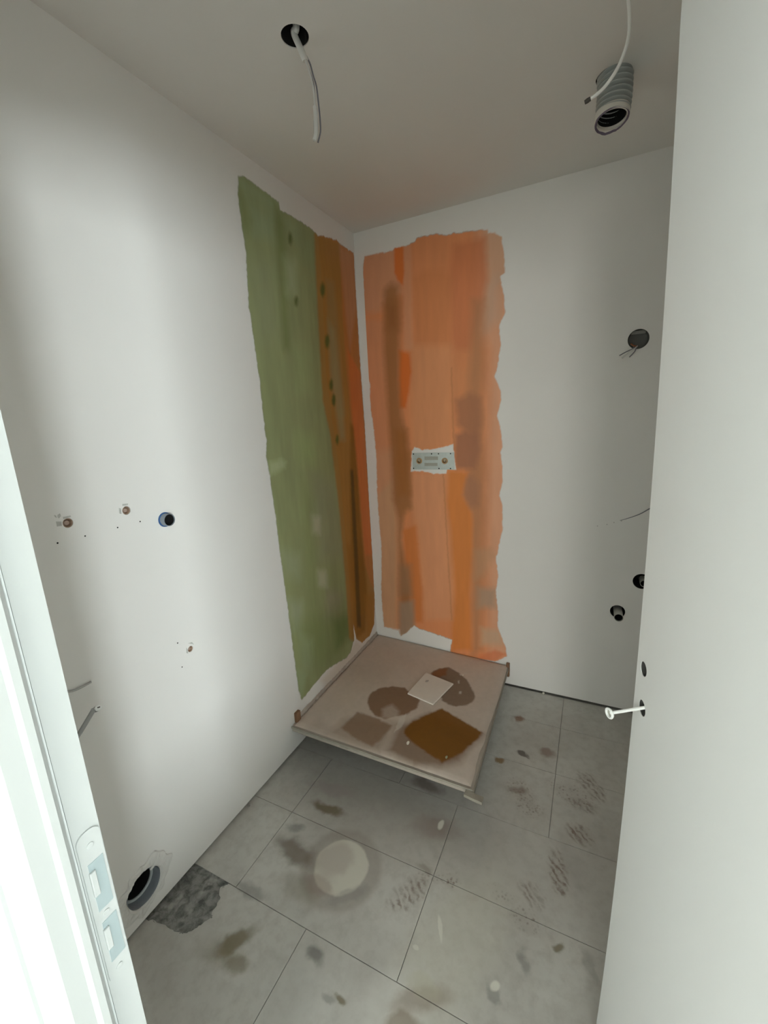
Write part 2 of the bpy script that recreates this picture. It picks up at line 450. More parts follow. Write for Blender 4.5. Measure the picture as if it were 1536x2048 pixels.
class Canvas:
    def __init__(s, a, b, ax, val, seed=3):
        s.a, s.b, s.ax, s.val = a, b, ax, val
        s.wa = a + (fbm(a, b, 60, 60, seed)-.5)*.008 ; s.wb = b + (fbm(a, b, 60, 60, seed+9)-.5)*.012
        s.k = 1.0; s.c = np.zeros((*a.shape, 3)); s.al = np.zeros(a.shape)
    def P(s, px):
        k = {0: (1, 2), 1: (0, 2), 2: (0, 1)}[s.ax]
        out = []
        for p in px:
            h = hit(p, s.ax, s.val); out.append((h[k[0]], h[k[1]]))
        return out
    def mask(s, px, soft):
        return np.clip(.5 - sdf(s.wa, s.wb, s.P(px))/(2*soft), 0, 1)
    def base(s, px, col, soft=.003, op=1.0):
        m = s.mask(px, soft)*op
        s.c = s.c*(1-m[..., None]) + np.array(col)*m[..., None]; s.al = np.maximum(s.al, m) if op == 1.0 else s.al
    def over(s, px, col, op=.8, soft=.008, m=None):
        soft *= s.k
        m = (s.mask(px, soft) if m is None else m)*op
        s.c = s.c*(1-m[..., None]) + np.array(col)*m[..., None]
    def erase(s, px, soft=.003, op=1.0):
        s.al = s.al*(1-s.mask(px, soft)*op)
def grid_obj(name, parent, mat, a0, a1, na, b0, b1, nb, to3, paint, kill=True):
    A, B = np.meshgrid(np.linspace(a0, a1, na), np.linspace(b0, b1, nb), indexing='ij')
    col, al = paint(A, B)
    co = np.stack(to3(A, B), -1).reshape(-1, 3)
    idx = np.arange(na*nb).reshape(na, nb)
    q = np.stack([idx[:-1, :-1], idx[1:, :-1], idx[1:, 1:], idx[:-1, 1:]], -1).reshape(-1, 4)
    if kill:
        af = al.reshape(-1); q = q[(af[q].max(1) > .004)]
        used = np.unique(q); rem = -np.ones(na*nb, int); rem[used] = np.arange(len(used)); q = rem[q]; co = co[used]
        col = col.reshape(-1, 3)[used]; al = af[used]
    else:
        col = col.reshape(-1, 3); al = al.reshape(-1)
    me = bpy.data.meshes.new(name)
    me.vertices.add(len(co)); me.vertices.foreach_set('co', co.astype(np.float32).ravel())
    me.loops.add(q.size); me.loops.foreach_set('vertex_index', q.astype(np.int32).ravel())
    me.polygons.add(len(q)); me.polygons.foreach_set('loop_start', np.arange(0, q.size, 4, dtype=np.int32))
    me.polygons.foreach_set('loop_total', np.full(len(q), 4, dtype=np.int32))
    me.update(calc_edges=True); me.validate()
    at = me.attributes.new('paint', 'FLOAT_COLOR', 'POINT')
    at.data.foreach_set('color', np.c_[col, al].astype(np.float32).ravel())
    me.materials.append(mat)
    o = bpy.data.objects.new(name, me); COL.objects.link(o); o.parent = parent
    return o
R = lambda x0, y0, x1, y1: [(x0, y0), (x1, y0), (x1, y1), (x0, y1)]

M_coat = attr_mat('brushed_waterproof_paint', (.80, .79, .765), .7)
M_coat_b = M_coat

def paint_back(A, B):
    c = Canvas(A, B, 1, 0.0, 5); c.k = 1.7
    outer = [(729,512),(785,502),(790,497),(806,494),(830,484),(833,476),(870,468),(890,470),(930,464),(975,459),(977,465),(990,466),(1003,474),(1008,510),(1010,545),(1000,553),(1008,590),(1010,625),(998,652),(1002,690),(996,725),(990,752),(1000,780),(1003,800),(994,830),(1002,860),(1005,895),(1001,905),(1005,930),(1005,963),(999,991),(1005,1010),(1005,1059),(999,1085),(996,1104),(992,1113),(996,1153),(992,1181),(996,1221),(996,1256),(1012,1296),(1014,1312),(990,1323),(962,1320),(920,1312),(901,1303),(904,1279),(878,1270),(841,1258),(828,1251),(810,1268),(801,1272),(797,1261),(768,1254),(763,1188),(763,1094),(755,1001),(753,919),(748,860),(739,795),(741,771),(733,743),(730,631),(726,537)]
    O = (.76, .285, .115)
    c.base(outer, O, .003)
    v = fbm(A, B, 9, 1.6, 21)
    c.c *= (0.9 + .2*v)[..., None]
    o = c.over
    o([(726,480),(792,480),(798,560),(806,585),(775,600),(760,625),(726,625)], (.66,.33,.19), .7, .012)
    o([(726,900),(790,900),(798,1040),(798,1265),(750,1265),(745,1000)], (.60,.37,.215), .75, .02)
    o([(726,640),(768,640),(780,900),(790,950),(748,1000)], (.70,.31,.16), .6, .01)
    o([(955,440),(1020,440),(1020,1330),(975,1330),(975,1000),(978,700),(950,640)], (.74,.40,.25), .75, .02)
    o([(972,455),(1015,455),(1015,560),(985,570),(970,520)], (.66,.40,.26), .8, .01)
    o([(965,560),(1000,555),(1000,640),(970,660)], (.60,.40,.28), .7, .02)
    o([(905,490),(970,475),(975,560),(960,640),(940,700),(905,700),(898,560)], (.66,.215,.085), .85, .012)
    o([(825,555),(850,540),(890,540),(905,560),(900,690),(830,690)], (.66,.235,.085), .7, .012)
    o([(822,690),(905,690),(905,895),(822,900)], (.74,.335,.155), .55, .015)
    o([(806,485),(822,490),(826,700),(808,700)], (.72,.34,.19), .6, .006)
    o([(788,495),(806,490),(809,545),(806,570),(796,562),(789,545)], (.72,.175,.03), .95, .004)
    o([(905,735),(935,740),(950,700),(960,740),(935,800),(910,805),(903,790)], (.72,.29,.12), .6, .01)
    # right dull column
    o([(945,600),(968,600),(968,760),(962,800),(968,950),(968,1100),(962,1300),(944,1310),(940,1100),(938,950),(935,800),(940,700)], (.46,.215,.10), .7, .016)
    o([(912,800),(940,785),(962,795),(965,850),(955,880),(915,850)], (.42,.175,.085), .85, .012)
    o([(912,870),(930,862),(958,870),(962,900),(950,938),(912,938),(908,905)], (.40,.165,.085), .9, .010)
    o([(925,955),(945,948),(958,970),(958,1010),(940,1018),(924,990)], (.42,.19,.10), .85, .012)
    # saturated column right of the centre
    o([(893,940),(935,945),(925,990),(945,1030),(945,1100),(940,1180),(944,1300),(903,1300),(905,1180),(895,1050),(890,1000)], (.70,.225,.04), .85, .008)
    o([(822,945),(895,945),(892,1010),(900,1060),(908,1180),(905,1240),(850,1240),(840,1150),(835,1060),(822,1010)], (.76,.34,.17), .75, .012)
    o([(806,1060),(832,1050),(838,1110),(845,1180),(845,1245),(826,1245),(822,1180),(812,1130)], (.70,.21,.045), .85, .007)
    o([(798,700),(820,708),(823,740),(820,770),(812,815),(798,815)], (.74,.165,.02), .95, .006)
    o([(795,905),(824,900),(822,940),(824,1015),(806,1030),(790,1000)], (.46,.19,.055), .7, .012)
    # long dark band left of the centre
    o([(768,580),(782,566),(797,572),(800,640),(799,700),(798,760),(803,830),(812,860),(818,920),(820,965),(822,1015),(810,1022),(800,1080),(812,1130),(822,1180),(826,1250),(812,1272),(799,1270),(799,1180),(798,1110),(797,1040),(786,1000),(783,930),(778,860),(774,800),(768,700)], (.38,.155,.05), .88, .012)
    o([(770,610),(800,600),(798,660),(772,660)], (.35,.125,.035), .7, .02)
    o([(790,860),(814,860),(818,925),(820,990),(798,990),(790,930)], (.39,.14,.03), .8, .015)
    o([(799,1205),(828,1200),(830,1262),(812,1275),(799,1272)], (.40,.275,.185), .85, .010)
    o([(800,1130),(822,1130),(824,1190),(799,1190)], (.37,.20,.10), .7, .015)
    o([(955,1175),(994,1178),(992,1215),(955,1215)], (.44,.31,.21), .8, .014)
    o([(962,1255),(1000,1262),(1006,1288),(962,1290)], (.60,.43,.28), .7, .012)
    o([(950,1100),(980,1095),(992,1110),(970,1150),(950,1160)], (.54,.31,.17), .6, .014)
    o([(960,1310),(990,1300),(1014,1308),(990,1323),(955,1320)], (.72,.20,.07), .7, .006)
    # thin straight seams between brush runs
    for px in ([(901,735),(904,735),(910,900),(906,900)], [(885,945),(888,945),(905,1240),(902,1240)]):
        o(px, (.52, .20, .07), .5, .002)
    t = fbm(A, B, 40, 7, 31); c.c *= (0.94 + .12*t)[..., None]
    # bare margin round the valve plate
    c.erase([(824,902),(829,894),(845,900),(883,896),(906,888),(908,904),(912,940),(895,938),(893,948),(862,947),(846,942),(822,943)], .0025)
    c.erase([(768,1254),(800,1258),(803,1275),(760,1275)], .004, .4)
    return c.c, c.al
def paint_left(A, B):
    c = Canvas(A, B, 0, 0.0, 8); c.k = 1.7
    green = [(475,352),(487,352),(510,370),(545,394),(557,404),(560,421),(575,427),(600,443),(620,455),(636,471),(645,480),(650,560),(655,600),(662,750),(668,840),(683,840),(687,953),(695,1067),(700,1152),(706,1236),(708,1280),(700,1306),(692,1316),(655,1338),(628,1368),(610,1392),(603,1399),(596,1378),(576,1222),(562,1123),(549,1021),(539,953),(532,911),(533,882),(529,857),(518,757),(502,640),(497,615),(492,511),(484,459),(475,387)]
    orange = [(636,470),(655,475),(672,480),(680,488),(707,507),(713,615),(721,744),(729,850),(737,990),(745,1123),(749,1200),(748,1248),(740,1270),(724,1286),(712,1278),(704,1236),(690,1067),(680,953),(664,840),(652,750),(645,600),(640,520)]
    c.base(green, (.30, .335, .16), .0025)
    v = fbm(A, B, 14, 2.2, 41)
    c.c = c.c*(0.86+.28*v)[..., None]
    o = c.over
    L = (.34, .42, .24); L2 = (.40, .46, .27); D = (.20, .25, .085); DD = (.09, .15, .03)
    o([(476,352),(556,404),(554,425),(480,375)], L, .75, .02)
    o([(500,410),(548,425),(548,480),(505,470)], (.31,.38,.22), .7, .02)
    o([(500,520),(545,520),(560,680),(515,680)], (.29,.32,.18), .6, .03)
    o([(548,408),(566,430),(572,520),(574,620),(580,700),(566,700),(560,600),(552,480)], D, .7, .012)
    o([(478,380),(500,440),(498,470),(482,440)], D, .6, .015)
    o([(570,520),(590,525),(592,585),(574,585)], L2, .75, .022)
    o([(562,430),(600,450),(600,500),(580,470)], (.31,.37,.2), .6, .015)
    o([(600,460),(632,480),(628,540),(600,520)], (.29,.36,.18), .5, .02)
    o([(590,700),(618,700),(622,780),(598,780)], (.34,.42,.19), .6, .03)
    o([(595,870),(630,875),(630,930),(600,920)], (.33,.42,.17), .6, .03)
    o([(538,925),(562,918),(572,924),(570,936),(540,950)], (.44,.50,.28), .7, .008)
    o([(628,950),(668,960),(684,1060),(690,1120),(640,1120),(625,1040)], (.31,.32,.20), .6, .03)
    o([(622,1030),(640,1035),(640,1068),(624,1066)], (.46,.45,.31), .9, .012)
    o([(634,1140),(652,1142),(655,1175),(636,1172)], (.46,.47,.31), .9, .012)
    o([(560,1100),(600,1110),(600,1160),(570,1150)], (.35,.40,.24), .7, .02)
    o([(575,1200),(605,1205),(602,1270),(585,1262)], (.36,.41,.26), .75, .018)
    o([(655,1180),(684,1190),(680,1240),(650,1240)], (.34,.32,.22), .7, .02)
    o([(600,950),(628,1000),(634,1150),(645,1300),(620,1300),(610,1100)], D, .35, .02)
    o([(590,1250),(640,1230),(680,1200),(700,1230),(690,1300),(640,1340),(605,1320)], D, .55, .03)
    o([(665,1240),(700,1225),(705,1270),(672,1300)], DD, .5, .02)
    o([(592,1340),(612,1350),(604,1396),(598,1390)], L, .6, .01)
    o([(600,1270),(625,1280),(622,1340),(600,1350)], (.33,.39,.22), .6, .018)
    # ochre over green, then the orange run beside the corner
    mo = c.mask(orange, .003)
    c.al = np.maximum(c.al, mo)
    c.over(None, (.52, .20, .05), 1.0, m=mo)
    o([(628,465),(680,488),(684,620),(694,760),(703,850),(715,982),(727,1123),(741,1166),(750,1180),(750,1262),(720,1292),(698,1276),(690,1152),(676,1000),(660,870),(645,800),(635,620),(630,520)], (.40,.205,.045), .9, .006)
    o([(648,480),(676,492),(678,520),(655,520)], (.42,.20,.05), .6, .015)
    o([(652,560),(668,565),(690,830),(680,840),(660,740)], (.36,.24,.09), .75, .012)
    o([(655,640),(668,660),(685,800),(690,880),(680,880),(662,760)], (.36,.32,.16), .65, .012)
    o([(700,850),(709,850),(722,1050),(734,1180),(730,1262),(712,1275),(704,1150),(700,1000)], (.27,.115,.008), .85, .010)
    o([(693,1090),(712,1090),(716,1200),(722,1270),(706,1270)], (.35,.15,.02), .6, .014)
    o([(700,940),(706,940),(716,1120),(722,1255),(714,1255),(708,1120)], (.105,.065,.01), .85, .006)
    o([(728,1190),(748,1185),(748,1255),(735,1272)], (.40,.17,.02), .7, .010)
    o([(678,492),(706,508),(712,615),(700,700),(692,640),(684,560)], (.58,.29,.15), .7, .01)
    o([(695,700),(720,745),(737,990),(744,1110),(730,1110),(716,950),(704,830)], (.70,.185,.045), .75, .008)
    for px, r in (((645,580),9),((654,683),9),((662,770),7),((667,800),7),((674,880),6),((592,603),6),((580,478),7)):
        o([(px[0]+r*.55*math.cos(t), px[1]+r*1.6*math.sin(t)) for t in np.linspace(0, 6.28, 9)[:-1]], (.085, .12, .02), .9, .006)
    # faint tinted smear below, towards the tray
    fade = [(700,1300),(712,1278),(724,1288),(735,1280),(690,1345),(650,1372),(640,1360)]
    m2 = c.mask(fade, .02)*.35
    t = fbm(A, B, 50, 9, 51); c.c *= (0.93 + .14*t)[..., None]
    c.c = np.where((c.al < .02)[..., None], np.array((.55, .40, .26)), c.c)
    c.al = np.maximum(c.al, m2)
    return c.c, c.al
o = grid_obj('paint_coat', wall_back, M_coat, .045, .86, 250, .135, 2.44, 560, lambda a, b: (a, a*0-.0012, b), paint_back)
o['label'] = 'brushed orange waterproofing paint'
o = grid_obj('paint_coat', wall_left, M_coat, -.90, -.0015, 270, .14, 2.46, 560, lambda a, b: (a*0+.0012, a, b), paint_left)
o['label'] = 'brushed green and ochre waterproofing paint'

# ------------------------------------------------------------------ door frame (left jamb + head) and door leaf
sc_ = 1.15
XA = CAM[0] - .365*sc_; 
def YJ(y842): return CAM[1] + (y842-CAM[1])*sc_*1.0
# plan profile of the left jamb (x, y): room edge, rebate, seal, stop, main face, rounded hall edge, casing
yA = YJ(-2.0625); yB = YJ(-2.0835); yC = YJ(-2.118)
frame = tag(bpy.data.objects.new('gap_back_1', None), None, None, None, 'structure'); COL.objects.link(frame)
frame.location = (XA, yA, 0)
prof = [(XA, yA), (XA, yB), (XA-.004, yB-.0006), (XA-.004, yB-.004), (XA+.006, yB-.0045), (XA+.009, yB-.008), (XA+.009, yB-.014),
        (XA+.0065, yB-.018), (XA+.0065, yC+.006), (XA+.004, yC), (XA-.0, yC-.004), (XA-.012, yC-.0045), (XA-.016, yC-.0075), (XA-.10, yC-.0075), (XA-.10, WF0+.001), (XA-.0166, WF0+.001), (XA-.0166, WF1+.001), (XA-.06, WF1+.001), (XA-.06, yA)]
bm = bmesh.new(); prism(bm, prof, 0, 2.12)
jamb = obj('jamb', bm, M_frame, frame)
strike_z0, strike_z1 = 1.5263-(1.5263-1.053)*sc_, 1.5263-(1.5263-1.193)*sc_
bm = bmesh.new()
pr2 = [(2*1.127-x, y) for x, y in prof]
prism(bm, pr2, 0, 2.12); obj('jamb', bm, M_frame, frame)
bm = bmesh.new(); box(bm, (XA-.02, yC, 2.10), (1.49, yA, 2.125), .002); obj('head_jamb', bm, M_frame, frame)
# strike plate lying in the rebate: two lipped openings
pw0, pw1 = yB+.0015, yA-.0012
zs0, zs1 = strike_z0-.012, strike_z1+.012
def rounded(y0, y1, z0, z1, r, n=6):
    P = []
    for cy, cz, a0 in ((y1-r, z1-r, 0), (y0+r, z1-r, 90), (y0+r, z0+r, 180), (y1-r, z0+r, 270)):
        for k in range(n+1):
            a = math.radians(a0 + 90*k/n); P.append((cy+r*math.cos(a), cz+r*math.sin(a)))
    return P
sp = obj('strike_plate', prism(bmesh.new(), rounded(pw0, pw1, zs0, zs1, .009), XA-.001, XA+.0016, 0), M_frame, frame)
hh = zs1-zs0
ops = [(zs1-hh*.19, zs1-hh*.50), (zs1-hh*.58, zs1-hh*.86)]
for zt, zb in ops:
    f = obj('strike_opening', box(bmesh.new(), (XA+.0008, pw0+.005, zb), (XA+.0021, pw1-.0025, zt)), M_strike, sp)
    f['label'] = 'grey steel opening of the strike plate'
    obj('strike_lip', box(bmesh.new(), (XA+.0014, pw0+.004, zb+(zt-zb)*.35), (XA+.0045, pw0+.0095, zt-(zt-zb)*.15), .0008), M_frame, sp)
for k in (.09, .54, .93):
    lathe_bm = lathe(bmesh.new(), [(0, 0), (.0032, 0), (.0032, .0008), (.0022, .0011), (0, .0004)], (XA+.0015, (pw0+pw1)/2, zs1-hh*k), (1, 0, 0), 14)
    obj('screw', lathe_bm, M_frame, sp, True)
# thin ridge of the seal
obj('door_seal', box(bmesh.new(), (XA-.004, yB-.0038, 0), (XA+.0025, yB-.0012, 2.10)), simple('seal', (.60, .64, .64), .6), frame)

LT = np.array([1.289, -1.419]); th = math.radians(15); LU = np.array([math.sin(th), -math.cos(th)]); LN = np.array([-math.cos(th), -math.sin(th)])
re_px = [(1355,0),(1354,100),(1353,200),(1348,337),(1339,473),(1331,600),(1322,713),(1307,900),(1301,980),(1289,1116),(1275,1280),(1263,1422),(1259,1473),(1242,1664),(1221,1821),(1192,2048)]
edge = []
for p in re_px:
    h = hitp(p, (LT[0], LT[1], 0), (LN[0], LN[1], 0)); edge.append((h[2], np.dot(h[:2]-LT, LU)))
edge.sort(); ez = [e[0] for e in edge]; es = [e[1] for e in edge]
pf = np.polyfit(ez, es, 2)
def edge_s(z): return float(np.polyval(pf, min(max(z, .1), 2.05)))
door = tag(bpy.data.objects.new('door_1', None), None, None, None, 'structure'); COL.objects.link(door)
W_ = .68; door.location = (LT[0]+LU[0]*W_, LT[1]+LU[1]*W_, 0)
def LP(s, z, n=0.0): return (LT[0]+LU[0]*s+LN[0]*n, LT[1]+LU[1]*s+LN[1]*n, z)
bm = bmesh.new(); nz = 36; ns = [0, .0025, .02, .2, .45, .68]; TH = .04
ringf = []; ringb = []
for i in range(nz+1):
    z = .012 + (2.085-.012)*i/nz; e = edge_s(z)
    fr = [bm.verts.new(LP(e+s*(1-e/.68) if s else e, z, -.0025 if s == 0 else 0)) for s in ns]
    bk = [bm.verts.new(LP(e+s*(1-e/.68) if s else e, z, -TH)) for s in ns]
    ringf.append(fr); ringb.append(bk)
for i in range(nz):
    for k in range(len(ns)-1):
        bm.faces.new((ringf[i][k], ringf[i][k+1], ringf[i+1][k+1], ringf[i+1][k]))
        bm.faces.new((ringb[i][k], ringb[i+1][k], ringb[i+1][k+1], ringb[i][k+1]))
    bm.faces.new((ringf[i][0], ringf[i+1][0], ringb[i+1][0], ringb[i][0]))
    bm.faces.new((ringf[i][-1], ringb[i][-1], ringb[i+1][-1], ringf[i+1][-1]))
for i in (0, nz):
    for k in range(len(ns)-1):
        f = (ringf[i][k], ringb[i][k], ringb[i][k+1], ringf[i][k+1]); bm.faces.new(f)
leaf = obj('door_leaf', bm, M_door, door)
NL = (LN[0], LN[1], 0)
def leafpt(p): return hitp(p, (LT[0], LT[1], 0), NL)
h1 = leafpt((1287, 1338)); h2 = leafpt((1284, 1416))
cut(leaf, [disc(h1, NL, .0125, -.06, .02), disc(h2, NL, .0135, -.034, .02)])
obj('handle_hole', lathe(bmesh.new(), [(.0123, -.001), (.0123, -.036), (0, -.036)], h1, NL, 24), M_cavity, door, True)
obj('lock_hole', lathe(bmesh.new(), [(.0132, -.001), (.0132, -.032), (0, -.032)], h2, NL, 24), M_cavity, door, True)
# white pin with a flared ring head pushed through the lock hole
dpin = ray((1222, 1426)); best = None
pinend = None
for t in np.linspace(.3, 1.1, 400):
    P = CAM + dpin*t/np.linalg.norm(dpin)
    q = P - np.array(h2); d = q/np.linalg.norm(q)
    v = abs(np.linalg.norm(q) - .075)
    if best is None or v < best: best, pinend = v, P
pin = empty('door_pin', tuple(h2), 'white plastic pin with a round ring head stuck through the lower hole of the door', 'pin')
pd_ = (pinend - np.array(h2)); L_ = np.linalg.norm(pd_); pd_ /= L_
obj('shaft', tube(bmesh.new(), [h2 - pd_*.02, h2 + pd_*L_*.5, pinend], .0028, 14), M_plastic, pin, True)
hd = -ray((1222, 1426)); hd = hd/np.linalg.norm(hd); hd = (hd*.75 + pd_*.65); hd /= np.linalg.norm(hd)
obj('ring_head', lathe(bmesh.new(), [(.0060, .001), (.0060, .0035), (.0072, .0055), (.0098, .0050), (.0102, .0028), (.0085, .0), (.004, -.003), (.002, -.006)], pinend, hd, 28), M_plastic, pin, True)
obj('socket', lathe(bmesh.new(), [(.0061, .003), (.0055, .001), (0, .0005)], pinend, hd, 20), M_paper, pin, True)

# ------------------------------------------------------------------ shower tray
Zc = {'BL': .163, 'BR': .131, 'FL': .148, 'FR': .118}
TX, TY = .845, .878
BLp = (.004, -.004); BRp = (hit((1016,1331),2,Zc['BR'])[0], -.006); FLp = (.003, hit((585,1452),2,Zc['FL'])[1]); FRp = tuple(hit((946,1578),2,Zc['FR'])[:2])
def TP(u, v, dz=0):
    """u across (left to right), v along (back to front) -> 3-D point on the tray's top plane"""
    x = (1-u)*(1-v)*BLp[0]+u*(1-v)*BRp[0]+(1-u)*v*FLp[0]+u*v*FRp[0]
    y = (1-u)*(1-v)*BLp[1]+u*(1-v)*BRp[1]+(1-u)*v*FLp[1]+u*v*FRp[1]
    z = (1-u)*(1-v)*Zc['BL']+u*(1-v)*Zc['BR']+(1-u)*v*Zc['FL']+u*v*Zc['FR']
    return x, y, z+dz
tray = empty('shower_tray', (0.42, -.45, 0), 'square low shower tray under dusty stained cover in the painted corner', 'shower tray')
bm = bmesh.new()
c8 = []
for dz, ins in ((-.004, 0), (-.030, .004)):
    c8.append([bm.verts.new(TP(u, v, dz)) for u, v in ((0, 0), (1, 0), (1, 1), (0, 1))])
bm.faces.new(c8[0]); bm.faces.new(c8[1][::-1])
for i in range(4):
    j = (i+1) % 4; bm.faces.new((c8[0][i], c8[1][i], c8[1][j], c8[0][j]))
bmesh.ops.recalc_face_normals(bm, faces=bm.faces)
bmesh.ops.bevel(bm, geom=bm.edges[:], offset=.002, segments=2, affect='EDGES')
obj('basin', bm, M_tray, tray)
for u, v in ((.12, .12), (.88, .12), (.12, .80), (.85, .80), (.5, .45)):
    x, y, z = TP(u, v, -.03)
    ft = lathe(bmesh.new(), [(0, 0), (.035, 0), (.035, .008), (.013, .012), (.013, z-.012), (.03, z-.008), (.03, z), (0, z)], (x, y, 0), (0, 0, 1), 20)
    obj('foot', ft, M_trayu, tray, True)
film_c = (.59, .515, .45)
def paint_tray(A, B):
    X, Y, Z = TP(A, B)
    c = Canvas(X, Y, 2, .14, 14)
    c.P = lambda px: [tuple(hitp(p, TP(.5, .5), TN)[:2]) for p in px]
    c.c[:] = film_c; c.al[:] = 1
    v = fbm(X, Y, 5, 5, 61); f2 = fbm(X, Y, 60, 60, 62)
    c.c *= (0.93+.14*v)[..., None]
    o = c.over
    brown = (.215, .115, .055); tan = (.26, .17, .105)
    o([(775,1505),(800,1455),(860,1430),(970,1472),(925,1530),(885,1540),(830,1535)], (.235,.155,.10), .85, .022)
    o([(655,1470),(690,1440),(800,1450),(760,1510),(690,1490)], (.30,.225,.165), .6, .025)
    o([(682,1459),(716,1427),(751,1438),(786,1456),(762,1484),(745,1497),(700,1474)], tan, .85, .007)
    o([(735,1409),(738,1395),(745,1386),(760,1379),(785,1375),(810,1378),(819,1387),(828,1396),(841,1402),(835,1420),(815,1432),(795,1436),(770,1442),(752,1434),(740,1422)], brown, .88, .005)
    o([(765,1420),(785,1412),(800,1425),(795,1440),(765,1440)], film_c, .55, .012)
    o([(862,1350),(866,1343),(880,1338),(897,1336),(919,1348),(934,1362),(944,1380),(951,1396),(945,1407),(930,1414),(913,1415),(898,1412),(885,1404)], (.20,.135,.085), .88, .005)
    o([(862,1348),(880,1338),(895,1338),(892,1352),(870,1358)], (.27,.10,.03), .8, .008)
    o([(812,1462),(826,1447),(885,1420),(900,1428),(969,1470),(955,1486),(931,1511),(888,1531),(862,1515),(826,1488),(810,1472)], (.20,.078,.001), .97, .006)
    o([(600,1465),(640,1440),(700,1490),(760,1520),(740,1530)], (.40,.34,.29), .5, .02)
    # pale scuffs
    for px in ([(918,1350),(932,1346),(934,1349),(920,1353)], [(915,1364),(919,1362),(920,1368),(916,1368)], [(918,1385),(923,1384),(922,1390),(918,1389)], [(800,1440),(815,1430),(808,1455),(790,1470),(798,1450)]):
        o(px, (.62,.58,.52), .7, .002)
    # dark ragged line along both walls
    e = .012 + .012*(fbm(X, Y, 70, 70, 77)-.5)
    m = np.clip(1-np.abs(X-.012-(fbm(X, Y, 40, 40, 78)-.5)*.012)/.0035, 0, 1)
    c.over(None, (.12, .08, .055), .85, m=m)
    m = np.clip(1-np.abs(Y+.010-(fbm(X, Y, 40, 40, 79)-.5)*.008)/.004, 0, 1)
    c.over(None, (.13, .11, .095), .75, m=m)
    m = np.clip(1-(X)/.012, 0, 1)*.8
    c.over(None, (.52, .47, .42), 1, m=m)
    gm = c.mask([(775,1262),(830,1276),(840,1284),(800,1276)], .004); c.over(None, (.22, .20, .18), .8, m=gm)
    c.c *= (0.95+.10*f2)[..., None]
    return c.c, c.al
TN = np.cross(np.array(TP(1, .5))-np.array(TP(0, .5)), np.array(TP(.5, 1))-np.array(TP(.5, 0))); TN = TN/np.linalg.norm(TN)
def film3(A, B):
    # the right edge is torn: pull it in a little towards the front
    X, Y, Z = TP(A*(1 - .018*np.clip(B*1.6-.55, 0, 1)*(.6+.8*vnoise(B, B*0, 14, 1, 5))), B*.992)
    dz = (fbm(X, Y, 6, 6, 71)-.5)*.004 + .0035
    edge_ = np.minimum(np.minimum(A, 1-A), np.minimum(B, 1-B))
    dz = dz*np.clip(edge_/.03, 0, 1) - .0015*(1-np.clip(edge_/.01, 0, 1))
    return X, Y, Z + dz
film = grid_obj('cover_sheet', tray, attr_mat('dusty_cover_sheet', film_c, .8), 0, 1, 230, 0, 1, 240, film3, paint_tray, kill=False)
film.matrix_parent_inverse = Matrix.Translation(-tray.location)
film['label'] = 'dusty grey cover sheet with brown wet marks'
for p in film.data.polygons: p.use_smooth = True
# front flange strip with torn tape, running past the corner
def strip(name, pts_top, h, d, mat, parent):
    bm = bmesh.new(); n = len(pts_top); rings = []
    for i, P in enumerate(pts_top):
        P = Vector(P); t = (Vector(pts_top[min(i+1, n-1)])-Vector(pts_top[max(i-1, 0)])).normalized(); s = Vector((t.y, -t.x, 0))
        if s.y > 0 and abs(t.x) > abs(t.y): s = -s
        hh_ = h[i] if hasattr(h, '__len__') else h
        rings.append([bm.verts.new(P), bm.verts.new(P+s*d), bm.verts.new(P+s*d-Vector((0, 0, hh_))), bm.verts.new(P-Vector((0, 0, hh_)))])
    for a, b in zip(rings[:-1], rings[1:]):
        for k in range(4):
            j = (k+1) % 4; bm.faces.new((a[k], a[j], b[j], b[k]))
    bm.faces.new(rings[0]); bm.faces.new(rings[-1][::-1])
    return obj(name, bm, mat, parent)
pts = []; hs = []
for i in range(61):
    u = i/60; x, y, z = TP(u, 1, -.002)
    pts.append((x, y, z+random.uniform(-.0006, .0006))); hs.append(.009+random.uniform(-.001, .002)+(.006 if i in (19, 20, 21, 30, 31) else 0))
strip('front_flange', pts, hs, .004, M_trim, tray)
fe = [TP(.97, 1.006, -.006), TP(1.01, 1.010, -.008), TP(1.05, 1.012, -.009)]
strip('flange_end', fe, .012, .026, M_trim, tray)
pts = []; 
for i in range(41):
    v = i/40; x, y, z = TP(1, v, -.003)
    pts.append((x+.001, y, z))
bm = bmesh.new(); rr = []
for x, y, z in pts: rr.append([bm.verts.new((x, y, z)), bm.verts.new((x+.004, y, z)), bm.verts.new((x+.004, y, z-.02)), bm.verts.new((x, y, z-.02))])
for a, b in zip(rr[:-1], rr[1:]):
    for k in range(4): bm.faces.new((a[k], a[(k+1) % 4], b[(k+1) % 4], b[k]))
bm.faces.new(rr[0]); bm.faces.new(rr[-1][::-1])
obj('side_flange', bm, M_trim, tray)
# ragged sealing strip against the left wall
bm = bmesh.new(); prev = None
for i in range(90):
    v = i/89*.97; x, y, z = TP(0, v)
    a = random.uniform(.006, .012) ; zt = z + .012 + random.uniform(-.002, .003)
    r_ = [bm.verts.new((.0016, y, z-.004)), bm.verts.new((.0022, y, zt+.006)), bm.verts.new((a, y, z+.003+random.uniform(0, .002)))]
    if prev:
        for k in range(3): bm.faces.new((prev[k], prev[(k+1) % 3], r_[(k+1) % 3], r_[k]))
    prev = r_
obj('sealing_strip', bm, simple('grey_strip', (.44, .39, .34), .8, var=.15, scale=60), tray)
